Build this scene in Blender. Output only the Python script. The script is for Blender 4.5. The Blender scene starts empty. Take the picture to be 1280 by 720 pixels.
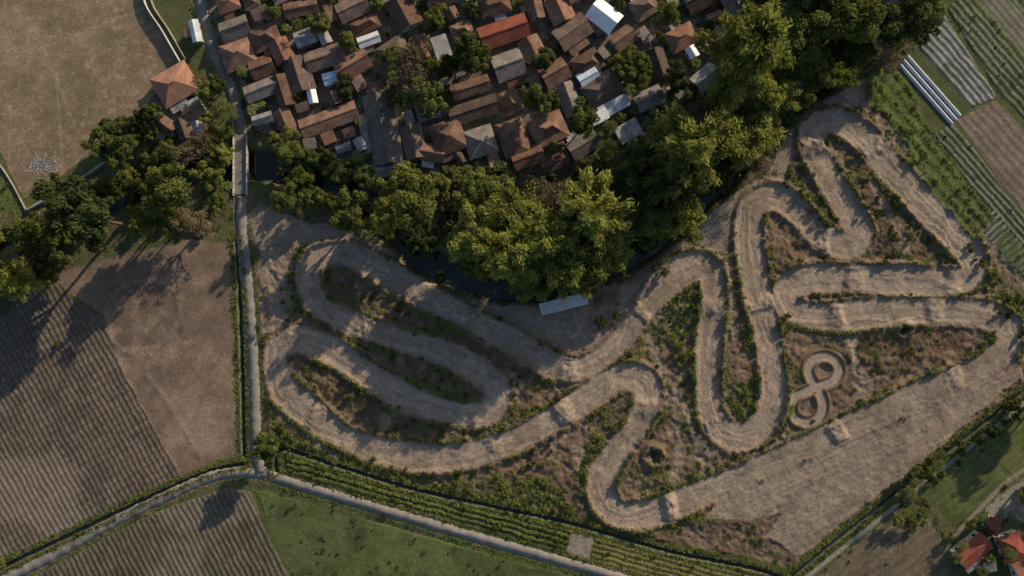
import bpy, math, random
import numpy as np
from mathutils import Vector
random.seed(7); rs=np.random.RandomState(7)
S=0.25; CAMH=220.0
def W(x,y,h=0.0):
    k=(CAMH-h)/CAMH
    return ((x-640)*S*k,(360-y)*S*k)
scene=bpy.context.scene
coll=scene.collection
# ------------------------------------------------------------ noise
TB=rs.rand(512,512)
def vn(x,y):
    xi=np.floor(x).astype(int); yi=np.floor(y).astype(int)
    fx=x-xi; fy=y-yi
    fx=fx*fx*(3-2*fx); fy=fy*fy*(3-2*fy)
    a=TB[xi&511,yi&511]; b=TB[(xi+1)&511,yi&511]; c=TB[xi&511,(yi+1)&511]; d=TB[(xi+1)&511,(yi+1)&511]
    return (a*(1-fx)+b*fx)*(1-fy)+(c*(1-fx)+d*fx)*fy
def fbm(x,y,o=4):
    r=0; a=0.5; t=0
    for i in range(o):
        r=r+a*vn(x*2**i+i*37.3,y*2**i+i*91.7); t+=a; a*=0.55
    return r/t
def sst(a,b,x):
    t=np.clip((x-a)/(b-a),0,1); return t*t*(3-2*t)
# ------------------------------------------------------------ materials
def newmat(name):
    m=bpy.data.materials.new(name); m.use_nodes=True
    nt=m.node_tree; b=nt.nodes["Principled BSDF"]
    b.inputs["Roughness"].default_value=0.95
    b.inputs["Specular IOR Level"].default_value=0.15
    return m,nt,b
def N(nt,t,**k):
    n=nt.nodes.new(t)
    for a,v in k.items(): setattr(n,a,v)
    return n
def noise_mul(nt,colsock,scales,amps,coord):
    cur=colsock
    for sc,am in zip(scales,amps):
        no=N(nt,'ShaderNodeTexNoise'); no.inputs['Scale'].default_value=sc; no.inputs['Detail'].default_value=5
        nt.links.new(coord,no.inputs['Vector'])
        mr=N(nt,'ShaderNodeMapRange'); mr.inputs['From Min'].default_value=0.3; mr.inputs['From Max'].default_value=0.7
        mr.inputs['To Min'].default_value=1-am; mr.inputs['To Max'].default_value=1+am
        nt.links.new(no.outputs['Fac'],mr.inputs['Value'])
        vm=N(nt,'ShaderNodeVectorMath',operation='SCALE')
        nt.links.new(cur,vm.inputs[0]); nt.links.new(mr.outputs[0],vm.inputs['Scale'])
        cur=vm.outputs[0]
    return cur
def ground_material():
    m,nt,b=newmat("ground_soil")
    at=N(nt,'ShaderNodeAttribute',attribute_name="Col")
    tc=N(nt,'ShaderNodeTexCoord')
    c=noise_mul(nt,at.outputs['Color'],[0.25,1.1,3.5],[0.15,0.2,0.25],tc.outputs['Object'])
    nt.links.new(c,b.inputs['Base Color'])
    no=N(nt,'ShaderNodeTexNoise'); no.inputs['Scale'].default_value=1.6; no.inputs['Detail'].default_value=6
    nt.links.new(tc.outputs['Object'],no.inputs['Vector'])
    bu=N(nt,'ShaderNodeBump'); bu.inputs['Strength'].default_value=0.5; bu.inputs['Distance'].default_value=0.22
    nt.links.new(no.outputs['Fac'],bu.inputs['Height']); nt.links.new(bu.outputs[0],b.inputs['Normal'])
    return m
def surf(name,col,scales=(0.5,3),amps=(0.2,0.2),rough=0.9,bump=0.15,rand=0.0):
    m,nt,b=newmat(name); b.inputs['Roughness'].default_value=rough
    tc=N(nt,'ShaderNodeTexCoord')
    rgb=N(nt,'ShaderNodeRGB'); rgb.outputs[0].default_value=(*col,1)
    cs=rgb.outputs[0]
    co=tc.outputs['Object']
    oi=N(nt,'ShaderNodeObjectInfo')
    ad=N(nt,'ShaderNodeVectorMath',operation='ADD')
    nt.links.new(co,ad.inputs[0]); nt.links.new(oi.outputs['Location'],ad.inputs[1])
    if rand>0:
        mr=N(nt,'ShaderNodeMapRange'); mr.inputs['To Min'].default_value=1-rand; mr.inputs['To Max'].default_value=1+rand
        nt.links.new(oi.outputs['Random'],mr.inputs['Value'])
        vm=N(nt,'ShaderNodeVectorMath',operation='SCALE'); nt.links.new(cs,vm.inputs[0]); nt.links.new(mr.outputs[0],vm.inputs['Scale']); cs=vm.outputs[0]
    c=noise_mul(nt,cs,scales,amps,ad.outputs[0])
    nt.links.new(c,b.inputs['Base Color'])
    if bump>0:
        no=N(nt,'ShaderNodeTexNoise'); no.inputs['Scale'].default_value=4; nt.links.new(ad.outputs[0],no.inputs['Vector'])
        bu=N(nt,'ShaderNodeBump'); bu.inputs['Strength'].default_value=bump; bu.inputs['Distance'].default_value=0.1
        nt.links.new(no.outputs['Fac'],bu.inputs['Height']); nt.links.new(bu.outputs[0],b.inputs['Normal'])
    return m
def roofmat(name,col,col2,band=3.2,amp=0.35,rough=0.85,axis='Y'):
    m,nt,b=newmat(name); b.inputs['Roughness'].default_value=rough
    tc=N(nt,'ShaderNodeTexCoord'); oi=N(nt,'ShaderNodeObjectInfo')
    ad=N(nt,'ShaderNodeVectorMath',operation='ADD'); nt.links.new(tc.outputs['Object'],ad.inputs[0]); nt.links.new(oi.outputs['Location'],ad.inputs[1])
    no=N(nt,'ShaderNodeTexNoise'); no.inputs['Scale'].default_value=0.35; no.inputs['Detail'].default_value=6; nt.links.new(ad.outputs[0],no.inputs['Vector'])
    cr=N(nt,'ShaderNodeValToRGB'); cr.color_ramp.elements[0].position=0.38; cr.color_ramp.elements[1].position=0.62
    cr.color_ramp.elements[0].color=(*col,1); cr.color_ramp.elements[1].color=(*col2,1)
    nt.links.new(no.outputs['Fac'],cr.inputs[0])
    mr=N(nt,'ShaderNodeMapRange'); mr.inputs['To Min'].default_value=0.65; mr.inputs['To Max'].default_value=1.45; nt.links.new(oi.outputs['Random'],mr.inputs['Value'])
    vm=N(nt,'ShaderNodeVectorMath',operation='SCALE'); nt.links.new(cr.outputs[0],vm.inputs[0]); nt.links.new(mr.outputs[0],vm.inputs['Scale'])
    c=noise_mul(nt,vm.outputs[0],[2.5],[amp],ad.outputs[0])
    nt.links.new(c,b.inputs['Base Color'])
    wv=N(nt,'ShaderNodeTexWave',bands_direction=axis); wv.inputs['Scale'].default_value=band/6.28*2; nt.links.new(tc.outputs['Object'],wv.inputs['Vector'])
    bu=N(nt,'ShaderNodeBump'); bu.inputs['Strength'].default_value=0.5; bu.inputs['Distance'].default_value=0.06
    nt.links.new(wv.outputs['Fac'],bu.inputs['Height']); nt.links.new(bu.outputs[0],b.inputs['Normal'])
    return m
def leafmat(name,dark,light,trans=0.32):
    m=bpy.data.materials.new(name); m.use_nodes=True; nt=m.node_tree
    nt.nodes.remove(nt.nodes["Principled BSDF"]); out=nt.nodes["Material Output"]
    at=N(nt,'ShaderNodeAttribute',attribute_name="tint")
    oi=N(nt,'ShaderNodeObjectInfo')
    ma=N(nt,'ShaderNodeMath',operation='MULTIPLY_ADD'); ma.inputs[1].default_value=0.8; ma.inputs[2].default_value=-0.35
    nt.links.new(oi.outputs['Random'],ma.inputs[0])
    ad=N(nt,'ShaderNodeMath',operation='ADD'); ad.use_clamp=True; nt.links.new(at.outputs['Fac'],ad.inputs[0]); nt.links.new(ma.outputs[0],ad.inputs[1])
    mx=N(nt,'ShaderNodeMix',data_type='RGBA'); mx.inputs['A'].default_value=(*dark,1); mx.inputs['B'].default_value=(*light,1)
    nt.links.new(ad.outputs[0],mx.inputs['Factor'])
    d=N(nt,'ShaderNodeBsdfDiffuse'); t=N(nt,'ShaderNodeBsdfTranslucent'); ms=N(nt,'ShaderNodeMixShader'); ms.inputs[0].default_value=trans
    nt.links.new(mx.outputs['Result'],d.inputs[0]); nt.links.new(mx.outputs['Result'],t.inputs[0])
    nt.links.new(d.outputs[0],ms.inputs[1]); nt.links.new(t.outputs[0],ms.inputs[2]); nt.links.new(ms.outputs[0],out.inputs[0])
    return m
M_ground=ground_material()
M_road=surf("road_concrete",(0.225,0.21,0.195),(0.3,2.5),(0.2,0.18))
M_lane=surf("lane_paving",(0.20,0.185,0.17),(0.5,2.5),(0.2,0.2))
M_conc=surf("concrete",(0.26,0.25,0.23),(0.6,3),(0.25,0.2))
M_wallw=surf("whitewash",(0.5,0.48,0.44),(0.6,3),(0.2,0.12))
M_bark=surf("bark",(0.12,0.09,0.06))
M_culm=surf("bamboo_culm",(0.2,0.2,0.07))
M_leaf=leafmat("broad_leaf",(0.062,0.080,0.026),(0.25,0.27,0.068),.38)
M_leafd=leafmat("dark_leaf",(0.048,0.066,0.026),(0.165,0.19,0.058))
M_bamb=leafmat("bamboo_leaf",(0.10,0.118,0.03),(0.32,0.335,0.08),0.4)
M_dry=leafmat("dry_leaf",(0.11,0.09,0.06),(0.26,0.20,0.12))
M_palm=leafmat("palm_leaf",(0.08,0.095,0.03),(0.22,0.24,0.08))
M_grass=leafmat("grass_blade",(0.065,0.078,0.025),(0.23,0.24,0.068),0.3)
M_roofs=[roofmat("clay_tile_brown",(0.145,0.085,0.062),(0.23,0.138,0.098)),
 roofmat("clay_tile_dark",(0.108,0.078,0.064),(0.175,0.122,0.098)),
 roofmat("clay_tile_orange",(0.20,0.105,0.07),(0.30,0.16,0.105)),
 roofmat("clay_tile_grey",(0.15,0.13,0.115),(0.235,0.20,0.175))]
M_rgrey=roofmat("asbestos_sheet",(0.22,0.215,0.21),(0.37,0.36,0.35),4,0.25,0.7,'X')
M_rwhite=roofmat("zinc_sheet",(0.62,0.64,0.66),(0.76,0.78,0.79),4,0.1,0.5,'X')
M_rred=roofmat("red_tile",(0.21,0.062,0.045),(0.28,0.088,0.06),3.2,0.25)
M_rterr=roofmat("terracotta_tile",(0.24,0.125,0.085),(0.32,0.175,0.122),3.2,0.2)
M_rblue=roofmat("blue_sheet",(0.35,0.45,0.55),(0.45,0.55,0.62),4,0.1,0.5,'X')
M_walls=[surf("plaster_cream",(0.45,0.40,0.32),rand=0.25),surf("brick_wall",(0.26,0.13,0.09),rand=0.2),surf("plaster_pale",(0.5,0.5,0.46),rand=0.25),surf("plaster_green",(0.3,0.38,0.3),rand=0.2)]
M_glass,_nt,_b=newmat("window_glass"); _b.inputs['Base Color'].default_value=(0.03,0.035,0.04,1); _b.inputs['Roughness'].default_value=0.15
_tc=N(_nt,'ShaderNodeTexNoise'); _r=N(_nt,'ShaderNodeMapRange'); _r.inputs['To Min'].default_value=0.1; _r.inputs['To Max'].default_value=0.3; _nt.links.new(_tc.outputs['Fac'],_r.inputs['Value']); _nt.links.new(_r.outputs[0],_b.inputs['Roughness'])
M_door=surf("door_wood",(0.13,0.07,0.04),rand=0.3)
M_steel=surf("steel_post",(0.25,0.25,0.25))
M_water,_nt,_b=newmat("river_water"); _b.inputs['Base Color'].default_value=(0.022,0.028,0.02,1); _b.inputs['Roughness'].default_value=0.12; _b.inputs["Specular IOR Level"].default_value=0.5
_n=N(_nt,'ShaderNodeTexNoise'); _n.inputs['Scale'].default_value=60; _bu=N(_nt,'ShaderNodeBump'); _bu.inputs['Strength'].default_value=0.1; _nt.links.new(_n.outputs['Fac'],_bu.inputs['Height']); _nt.links.new(_bu.outputs[0],_b.inputs['Normal'])
# ------------------------------------------------------------ mesh helpers
def mesh_np(name,V,F,mats,mi=None,tint=None,col=None):
    V=np.ascontiguousarray(V,dtype=np.float32); F=np.ascontiguousarray(F,dtype=np.int32)
    me=bpy.data.meshes.new(name); n=len(F)
    me.vertices.add(len(V)); me.vertices.foreach_set("co",V.ravel())
    me.loops.add(n*4); me.loops.foreach_set("vertex_index",F.ravel())
    me.polygons.add(n); me.polygons.foreach_set("loop_start",np.arange(0,n*4,4,dtype=np.int32))
    try: me.polygons.foreach_set("loop_total",np.full(n,4,dtype=np.int32))
    except Exception: pass
    for m in mats: me.materials.append(m)
    if mi is not None: me.polygons.foreach_set("material_index",np.asarray(mi,dtype=np.int32))
    if tint is not None:
        a=me.attributes.new("tint",'FLOAT','POINT'); a.data.foreach_set("value",np.asarray(tint,dtype=np.float32))
    if col is not None:
        a=me.attributes.new("Col",'FLOAT_COLOR','POINT')
        c=np.ones((len(V),4),dtype=np.float32); c[:,:3]=col; a.data.foreach_set("color",c.ravel())
    me.update(calc_edges=True)
    return me
def add(name,me,loc=(0,0,0),rot=0,sc=1,parent=None):
    o=bpy.data.objects.new(name,me); o.location=loc; o.rotation_euler=(0,0,rot)
    o.scale=(sc,sc,sc) if not isinstance(sc,tuple) else sc
    coll.objects.link(o)
    if parent: o.parent=parent
    return o
def pym(name,v,f,mat):
    me=bpy.data.meshes.new(name); me.from_pydata(v,[],f); me.materials.append(mat); me.update(); return me
def catmull(P,closed=False,n=14):
    P=[np.array(p,float) for p in P]; out=[]; L=len(P)
    for i in range(L if closed else L-1):
        if closed: a,b,c,d=P[i-1],P[i],P[(i+1)%L],P[(i+2)%L]
        else: a,b,c,d=P[max(i-1,0)],P[i],P[i+1],P[min(i+2,L-1)]
        for k in range(n):
            t=k/n
            out.append(0.5*((2*b)+(-a+c)*t+(2*a-5*b+4*c-d)*t*t+(-a+3*b-3*c+d)*t**3))
    out.append(P[0] if closed else P[-1])
    return np.array(out)
def resample(P,step):
    d=np.r_[0,np.cumsum(np.hypot(*np.diff(P,axis=0).T))]
    n=max(2,int(d[-1]/step)); s=np.linspace(0,d[-1],n)
    return np.c_[np.interp(s,d,P[:,0]),np.interp(s,d,P[:,1])],s
def wp(L): return [W(*p) for p in L]
# ------------------------------------------------------------ layout data (surveyed plan, converted to metres)
TRACK=[(790,644),(830,635),(890,610),(960,580),(1050,538),(1150,493),(1235,452),(1262,420),(1240,396),(1180,388),(1100,390),(1035,396),(992,388),(982,366),(1005,350),(1060,347),(1120,350),(1180,352),(1212,345),(1214,322),(1190,292),(1150,250),(1115,212),(1080,172),(1048,152),(1018,160),(1016,185),(1036,222),(1060,262),(1074,292),(1060,306),(1028,296),(998,265),(970,246),(945,255),(936,292),(944,350),(955,400),(963,450),(966,500),(948,535),(918,545),(892,525),(885,480),(887,420),(892,370),(886,338),(862,334),(835,352),(800,392),(768,435),(728,460),(690,456),(640,428),(580,396),(520,362),(470,335),(430,318),(396,324),(384,350),(402,384),(445,406),(500,425),(552,440),(602,466),(624,492),(606,516),(565,515),(510,498),(460,468),(412,436),(370,424),(346,442),(352,480),(384,512),(432,546),(490,566),(560,571),(622,558),(680,530),(735,496),(775,470),(808,482),(802,522),(772,562),(752,602),(762,634)]
LANE=[(318,280),(370,280),(430,295),(500,322),(560,360),(620,392),(690,412),(760,405),(820,355),(870,310),(915,258),(955,205),(1000,155),(1060,118)]
ROAD=[(236,-120),(250,0),(264,55),(284,100),(299,150),(301,205),(302,290),(311,380),(317,480),(320,560),(326,592)]
ROAD_R=[(326,592),(400,614),(500,644),(600,673),(700,701),(780,724),(900,760),(1000,800)]
ROAD_L=[(326,592),(272,594),(200,624),(120,664),(50,703),(-20,735),(-120,790)]
RIVER=[(-120,370),(-40,330),(40,300),(140,245),(230,214),(301,207),(380,214),(440,245),(495,285),(540,330),(620,357),(720,345),(800,310),(870,250),(930,195),(990,125),(1060,70),(1120,0),(1160,-90)]
CANALS=[[(296,300),(300,380),(303,480),(305,576)],[(303,580),(260,590),(190,620),(110,658),(30,696),(-80,750)],
 [(345,590),(352,562),(420,582),(520,612),(620,634),(720,656),(840,690),(960,716),(1060,760)],[(1330,440),(1280,488),(1200,552),(1100,632),(1000,712),(940,770)]]
FIG8=[(1020,484),(1041,476),(1049,462),(1043,450),(1030,445),(1016,450),(1010,463),(1016,478),(1024,490),(1029,506),(1024,521),(1009,528),(994,522),(989,508),(995,495),(1008,489)]
# ------------------------------------------------------------ grid
dx=0.33
xf=np.arange(-176,176.01,dx); yf=np.arange(-102,102.01,dx)
g=[]; st=dx*2; t=0
while t<2800: t+=st; st=min(st*1.13,200); g.append(t)
g=np.array(g)
xs=np.r_[xf[0]-g[::-1],xf,xf[-1]+g]; ys=np.r_[yf[0]-g[::-1],yf,yf[-1]+g]; OX=OY=len(g)
X,Y=np.meshgrid(xs,ys); SH=X.shape
PXX=X/S+640; PYY=360-Y/S
def splat(P,R,closed=False,step=0.5):
    Q,s=resample(catmull(P,closed),step)
    T=np.gradient(Q,axis=0); T/=np.maximum(np.hypot(T[:,0],T[:,1]),1e-6)[:,None]
    D=np.full(SH,99.0,np.float32); SS=np.zeros(SH,np.float32); LA=np.zeros(SH,np.float32)
    for i in range(len(Q)):
        x,y=Q[i]
        i0=int((x-R-xf[0])/dx); i1=int((x+R-xf[0])/dx)+2; j0=int((y-R-yf[0])/dx); j1=int((y+R-yf[0])/dx)+2
        i0=max(i0,0); j0=max(j0,0); i1=min(i1,len(xf)); j1=min(j1,len(yf))
        if i0>=i1 or j0>=j1: continue
        sl=(slice(j0+OY,j1+OY),slice(i0+OX,i1+OX))
        ax=X[sl]-x; ay=Y[sl]-y
        d=np.sqrt(ax*ax+ay*ay); m=d<D[sl]
        D[sl]=np.where(m,d,D[sl]); 
        LA[sl]=np.where(m,-ax*T[i,1]+ay*T[i,0],LA[sl]); SS[sl]=np.where(m,s[i]+ax*T[i,0]+ay*T[i,1],SS[sl])
    return D,SS,LA
n1=fbm(X*0.05,Y*0.05,4); n2=fbm(X*0.18+50,Y*0.18,4); n3=fbm(X*0.7,Y*0.7+9,3); n4=vn(X*2.1,Y*2.1)
wx=(fbm(X*0.25+7,Y*0.25,3)-0.5); wy=(fbm(X*0.25,Y*0.25+77,3)-0.5)
def poly(L,wob=2.0):
    px=PXX+wx*wob*8; py=PYY+wy*wob*8
    ins=np.zeros(SH,bool); n=len(L)
    for i in range(n):
        x0,y0=L[i]; x1,y1=L[(i+1)%n]
        if y0==y1: continue
        c=((y0>py)!=(y1>py))&(px<(x1-x0)*(py-y0)/(y1-y0)+x0); ins^=c
    return ins
def inpoly(x,y,L):
    r=False; n=len(L)
    for i in range(n):
        x0,y0=L[i]; x1,y1=L[(i+1)%n]
        if (y0>y)!=(y1>y) and x<(x1-x0)*(y-y0)/(y1-y0)+x0: r=not r
    return r
C=np.zeros(SH+(3,)); H=np.zeros(SH); GR=np.zeros(SH); GT=np.full(SH,0.5)
CL=np.zeros(SH,np.int8)
def mixc(m,col):
    m=np.asarray(m,float)[...,None]; C[:]=C*(1-m)+np.asarray(col)*m
A=lambda *c: np.array(c)
soil=A(.195,.135,.095); grass=A(.085,.102,.04); bright=A(.135,.185,.045); dryg=A(.24,.185,.10); trackc=A(.36,.285,.22)
# base: patchwork countryside
cell=TB[(np.floor((X*0.8+Y*0.5)/60).astype(int))&511,(np.floor((Y*0.8-X*0.5)/45).astype(int))&511]
C[:]=grass*1.0
mixc(cell>0.5,(.16,.13,.085)); mixc(cell>0.75,(.09,.12,.035)); mixc(sst(.45,.7,n2)*0.5,(.12,.11,.05))
H+= (n1-0.5)*0.6
# motocross infield
INF=[(325,262),(440,300),(560,340),(780,350),(880,280),(1000,130),(1070,105),(1130,160),(1190,235),(1300,385),(1290,480),(1100,630),(1000,710),(720,655),(345,568),(322,500)]
inf=poly(INF,1)
mixc(inf,soil); mixc(inf*sst(.40,.58,n2)*.9,(.140,.094,.067)); mixc(inf*sst(.52,.66,fbm(X*.3+40,Y*.3,3))*.75,(.10,.074,.054))
gm=inf*sst(.53,.63,fbm(X*0.11+3,Y*0.11+8,4)*0.6+n3*0.4)
mixc(gm*0.7,(.095,.105,.043)); mixc(inf*sst(.60,.70,n3*0.6+n1*0.4)*0.3,dryg)
GR=np.maximum(GR,gm*0.4)
H+=inf*((n2-0.5)*1.6+(n3-0.5)*0.8)
# vivid grass areas
for L in [[(915,478),(945,470),(952,520),(925,528),(912,505)],[(1075,105),(1120,100),(1240,270),(1225,300),(1150,215)],[(1000,215),(1035,250),(1055,290),(1020,280),(985,240),(960,200)],
          [(330,500),(430,565),(520,590),(690,600),(730,655),(520,615),(345,566)],[(1215,300),(1300,400),(1290,440),(1240,370)],[(1130,380),(1260,375),(1280,390),(1200,384)],
          [(725,560),(765,505),(778,512),(742,570),(735,620),(722,600)],[(880,635),(1000,590),(990,600),(900,650),(800,665)],[(870,350),(878,345),(876,420),(878,500),(868,480)],[(915,300),(928,300),(945,440),(935,450)],[(835,375),(872,365),(872,500),(848,480)]]:
    m=poly(L,2.5)*sst(.36,.56,n3*.6+n2*.4); mixc(m*0.9,bright*0.8); mixc(m*sst(.5,.7,n4),grass); GR=np.maximum(GR,m*.8)
for L in [[(400,450),(470,490),(540,520),(600,530),(500,545),(400,500),(375,460)],[(420,345),(520,385),(620,440),(600,450),(500,415),(410,375)],[(600,430),(700,470),(660,500),(645,470)],[(1060,205),(1090,215),(1150,280),(1170,320),(1100,335),(1090,290)],[(1010,375),(1110,372),(1200,376),(1110,380)],[(1060,420),(1200,408),(1215,425),(1120,470),(1090,470)]]:
    m=poly(L,2)*sst(.42,.62,n3); mixc(m*.7,(.14,.115,.055)); mixc(poly(L,2)*(1-sst(.40,.52,n2))*.75,(.125,.076,.057)); GR=np.maximum(GR,m*.35)
# start area wide dirt
TA=[(880,648),(940,570),(1100,500),(1262,430),(1278,468),(1150,578),(1000,695),(955,672),(980,640),(940,650)]
ta=poly(TA,1); 
al=(X*math.cos(math.radians(27))+Y*math.sin(math.radians(27))); ac=(-X*math.sin(math.radians(27))+Y*math.cos(math.radians(27)))
rtA=vn(ac*2.2+n2*4,al*0.05)*.6+vn(ac*5+n2*5,al*.03+5)*.4
mixc(ta,trackc*0.82); mixc(ta*sst(.4,.65,rtA)*.5,(.22,.172,.135)); mixc(ta*sst(.50,.66,n2)*.6,(.18,.143,.108)); H=np.where(ta,H*0.3+rtA*.22,H)
GR=GR*(1-ta)
# lane
D,SS,LA=splat(wp(LANE),9); m=(1-sst(4.0,7.5,D+(n2-.5)*6)); rt=vn(LA*1.8,SS*.05)
mixc(m,A(.29,.23,.178)); mixc(m*sst(.4,.8,rt)*.4,(.2,.16,.125)); mixc(m*sst(.5,.65,n3)*.4,(.18,.143,.11)); H=H*(1-m)+m*rt*.15; GR*=(1-m); lanem=m
CL[(D<5)]=2
mixc(poly([(325,265),(420,290),(430,320),(380,380),(340,410),(325,420)],1.5)*.6,A(.28,.22,.17))
# tyre trails and worn foot paths in the infield
TR=[([(985,370),(1060,430),(1075,500)],1.2),([(800,400),(830,470),(850,560),(840,600)],1.6),([(640,470),(560,545)],1.5),([(330,290),(345,380),(335,470)],2.5),([(480,530),(500,500)],2),([(1075,395),(1065,440),(1080,500),(1020,540)],1.8),
 ([(1060,118),(1110,160),(1170,222),(1235,300),(1290,372)],1.2),([(880,300),(910,330),(915,420)],1.5),([(780,440),(850,500),(880,590)],1.2),([(1090,230),(1130,300),(1120,345)],1.2),([(340,420),(335,500),(420,570)],1.4),([(690,560),(730,520),(720,590)],1.4),([(820,400),(860,380),(870,440),(830,500)],1.2),([(880,560),(960,560),(1010,540)],2.5)]
for P,w in TR:
    D,SS,LA=splat(wp(P),5); m=(1-sst(w*.4,w*1.3,D+(n3-.5)*2)); mixc(m*.6,A(.29,.23,.178)); GR*=(1-m)
# figure-8
D,SS,LA=splat(wp(FIG8),5,True,.3); m=1-sst(.95,1.5,D+(n3-.5)*.5); 
H=H*(1-sst(0,1,1-sst(2,4,D))); H+=.5*np.exp(-((D-1.9)/.5)**2); mixc(.75*np.exp(-((D-2.0)/.6)**2),(.15,.11,.075)); mixc(m,trackc*.95); GR*=(1-m); CL[D<1.4]=1
# main circuit
D,SS,LA=splat(wp(TRACK),10,True)
hw=3.9+(vn(SS*.06,SS*0+3)-.5)*1.7
aD=D
m=1-sst(hw-.5,hw+.6,aD+(n3-.5)*1.6)
lw=LA+(n2-.5)*4+(n1-.5)*3
rt=vn(lw*1.3+100,SS*.035)*.42+vn(lw*3.3+100,SS*.03+9)*.26+n3*.32
H=H*(1-m)
H+=m*(-.2+rt*.42+(n2-.5)*.6)
j=np.zeros(SH)
s0=12; rj=np.random.RandomState(5)
tot=SS.max()
while s0<tot-10:
    L=rj.uniform(2.5,5); hh=rj.uniform(.5,1.1)
    sw=SS-s0+(n2-.5)*3+LA*rj.uniform(-.15,.15)
    prof=sst(-L,-L*.2,sw)*(1-sst(L*.2,L,sw)); j+=hh*prof*(.6+.8*n3); s0+=rj.uniform(20,60)
H+=m*j
bn=.25+1.0*vn(SS*.07+7,np.sign(LA)*3+20)
bz=np.exp(-((aD-hw-.9)/.85)**2)*(1-ta*.9)*(1-lanem*.25)
H+=bz*bn*1.0*(.5+n3)
mixc(bz*.9*(aD<12),A(.155,.108,.078)); bg=bz*sst(.46,.60,vn(SS*.09,np.sign(LA)*5+60)*.5+n3*.5)*(aD>hw); mixc(bg*.85,grass*1.15); 
og=np.exp(-((aD-hw-2.0)/1.1)**2)*sst(.46,.60,n2*.5+n3*.5)*(1-ta)*(1-lanem)
mixc(og*.5,(.10,.108,.045))
GR=np.maximum(GR*(1-m),np.maximum(bg,og)*.9)
mixc(m,trackc*.96); mixc(m*sst(.44,.60,rt)*.55,(.225,.172,.13)); mixc(m*sst(.6,.8,vn(lw*2.4+40,SS*.06))*.4,(.43,.35,.28)); mixc(m*sst(.48,.64,n2)*.55,(.20,.152,.116)); mixc(m*sst(.55,.7,n3)*.25,(.40,.325,.255)); mixc(m*sst(hw*.72,hw,aD)*.45,(.19,.145,.11))
mixc(m*ta*.6,trackc*.82);mixc(m*ta*sst(.4,.65,rtA)*.4,(.22,.172,.135)); mixc(m*ta*sst(.50,.66,n2)*.5,(.18,.143,.108))
CL[aD<hw+.3]=1
GR*=(1-m)
for (px,py,r) in [(817,570,3.0),(1130,412,2.2)]:
    x,y=W(px,py); d=np.hypot(X-x,Y-y)+(n3-.5)*1.5; H+=1.1*np.exp(-((d-r)/1.1)**2)-.8*np.exp(-(d/1.6)**2); mixc(np.exp(-(d/1.8)**2)*.6,(.06,.05,.045))
# ---------------- fields
def rows(ang,per,ph=0):
    a=math.radians(ang); u=X*math.cos(a)+Y*math.sin(a); v=-X*math.sin(a)+Y*math.cos(a)
    w=0.5+0.5*np.cos(v*2*math.pi/per+wx*3.0+ph); return w,u,v
def field(L,ca,cb,ang=0,per=1.6,h=.2,wob=.5,dens=0,dash=0,tint=.5,patch=.25,cl=3,flat=False):
    m=poly(L,wob).astype(float)
    if per: w,u,v=rows(ang,per)
    else: w=n3;u=X;v=Y
    f=sst(.35,.75,w+(n3-.5)*1.1)
    if per: f=f*(.4+.6*sst(.3,.55,n2))
    if dash: f=f*sst(.2,.6,.5+.5*np.cos(u*2*math.pi/dash)+(n4-.5)*.4+.15)
    mixc(m*(1-f),ca); mixc(m*f,cb); mixc(m*sst(.45,.7,n2)*patch,A(*ca)*.6)
    mixc(m*sst(.55,.7,1-n1)*patch,A(*cb)*1.25)
    H[:]=np.where(m>0,(0 if flat else (n1-.5)*.3)+w*h,H)
    if dens>0: GR[:]=np.where(m>0,f*dens,GR)
    else: GR[:]=np.where(m>0,0,GR)
    GT[:]=np.where(m>0,tint,GT)
    CL[m>0]=cl
    return m
f=field([(-400,-300),(150,-200),(182,0),(226,75),(192,120),(172,145),(130,165),(110,195),(32,248),(0,190),(-100,150),(-400,60)],(.25,.187,.125),(.295,.222,.15),0,0,0,.6,patch=.3,cl=3)
mixc(f*sst(.50,.68,fbm(X*.05+3,Y*.05+60,5))*.55,(.175,.135,.08)); mixc(f*sst(.6,.75,n3)*.3,(.36,.29,.22)); mixc(f*sst(.5,.62,vn(X*.25+Y*.1,Y*.9-X*.3))*.15,(.13,.10,.06))
for P in [[(70,90),(82,250)],[(0,80),(180,10)],[(40,20),(90,150)]]:
    D,SS,LA=splat(wp(P),3); mixc(f*(1-sst(.2,.7,D))*.35,(.36,.29,.22))
field([(-40,190),(2,200),(34,268),(10,280),(-40,250)],(.10,.135,.045),(.13,.165,.05),62,2.2,.1,.5,dens=.3)
field([(-200,500),(-60,400),(60,345),(130,400),(145,445),(228,600),(110,652),(20,690),(-200,780)],(.115,.09,.074),(.20,.165,.138),-61,1.7,.24,.5,dash=2.6,dens=.0,patch=.5)
f=field([(130,395),(60,345),(150,318),(240,300),(290,305),(297,380),(301,480),(303,572),(228,600),(145,445)],(.245,.175,.13),(.29,.21,.16),0,0,0,.7,patch=.4)
mixc(f*sst(.47,.60,fbm(X*.07+31,Y*.07,5))*.6,(.14,.102,.076)); mixc(f*sst(.62,.75,n3)*.4,dryg*.8)
mixc(poly([(135,360),(220,355),(225,420),(150,438)],4)*sst(.3,.5,n2)*.6,(.115,.086,.068))
for P,w in [([(185,470),(215,510),(250,572)],.8),([(150,440),(200,445),(243,425)],1.0),([(132,385),(150,360),(180,350),(215,362),(224,395),(205,428),(165,440),(140,425),(132,385)],.8)]:
    D,SS,LA=splat(wp(P),4); mm=(1-sst(w*.4,w*1.3,D+(n3-.5)*1.4))*sst(.35,.55,n2); mixc(mm*.4,(.30,.24,.19)); H+=.14*np.exp(-(D/.9)**2)*n3*1.5
field([(40,715),(170,650),(285,610),(312,615),(345,690),(362,722),(380,800),(-100,800)],(.085,.075,.052),(.165,.138,.11),-63,1.7,.26,.5,dash=0,patch=.5)
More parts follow.
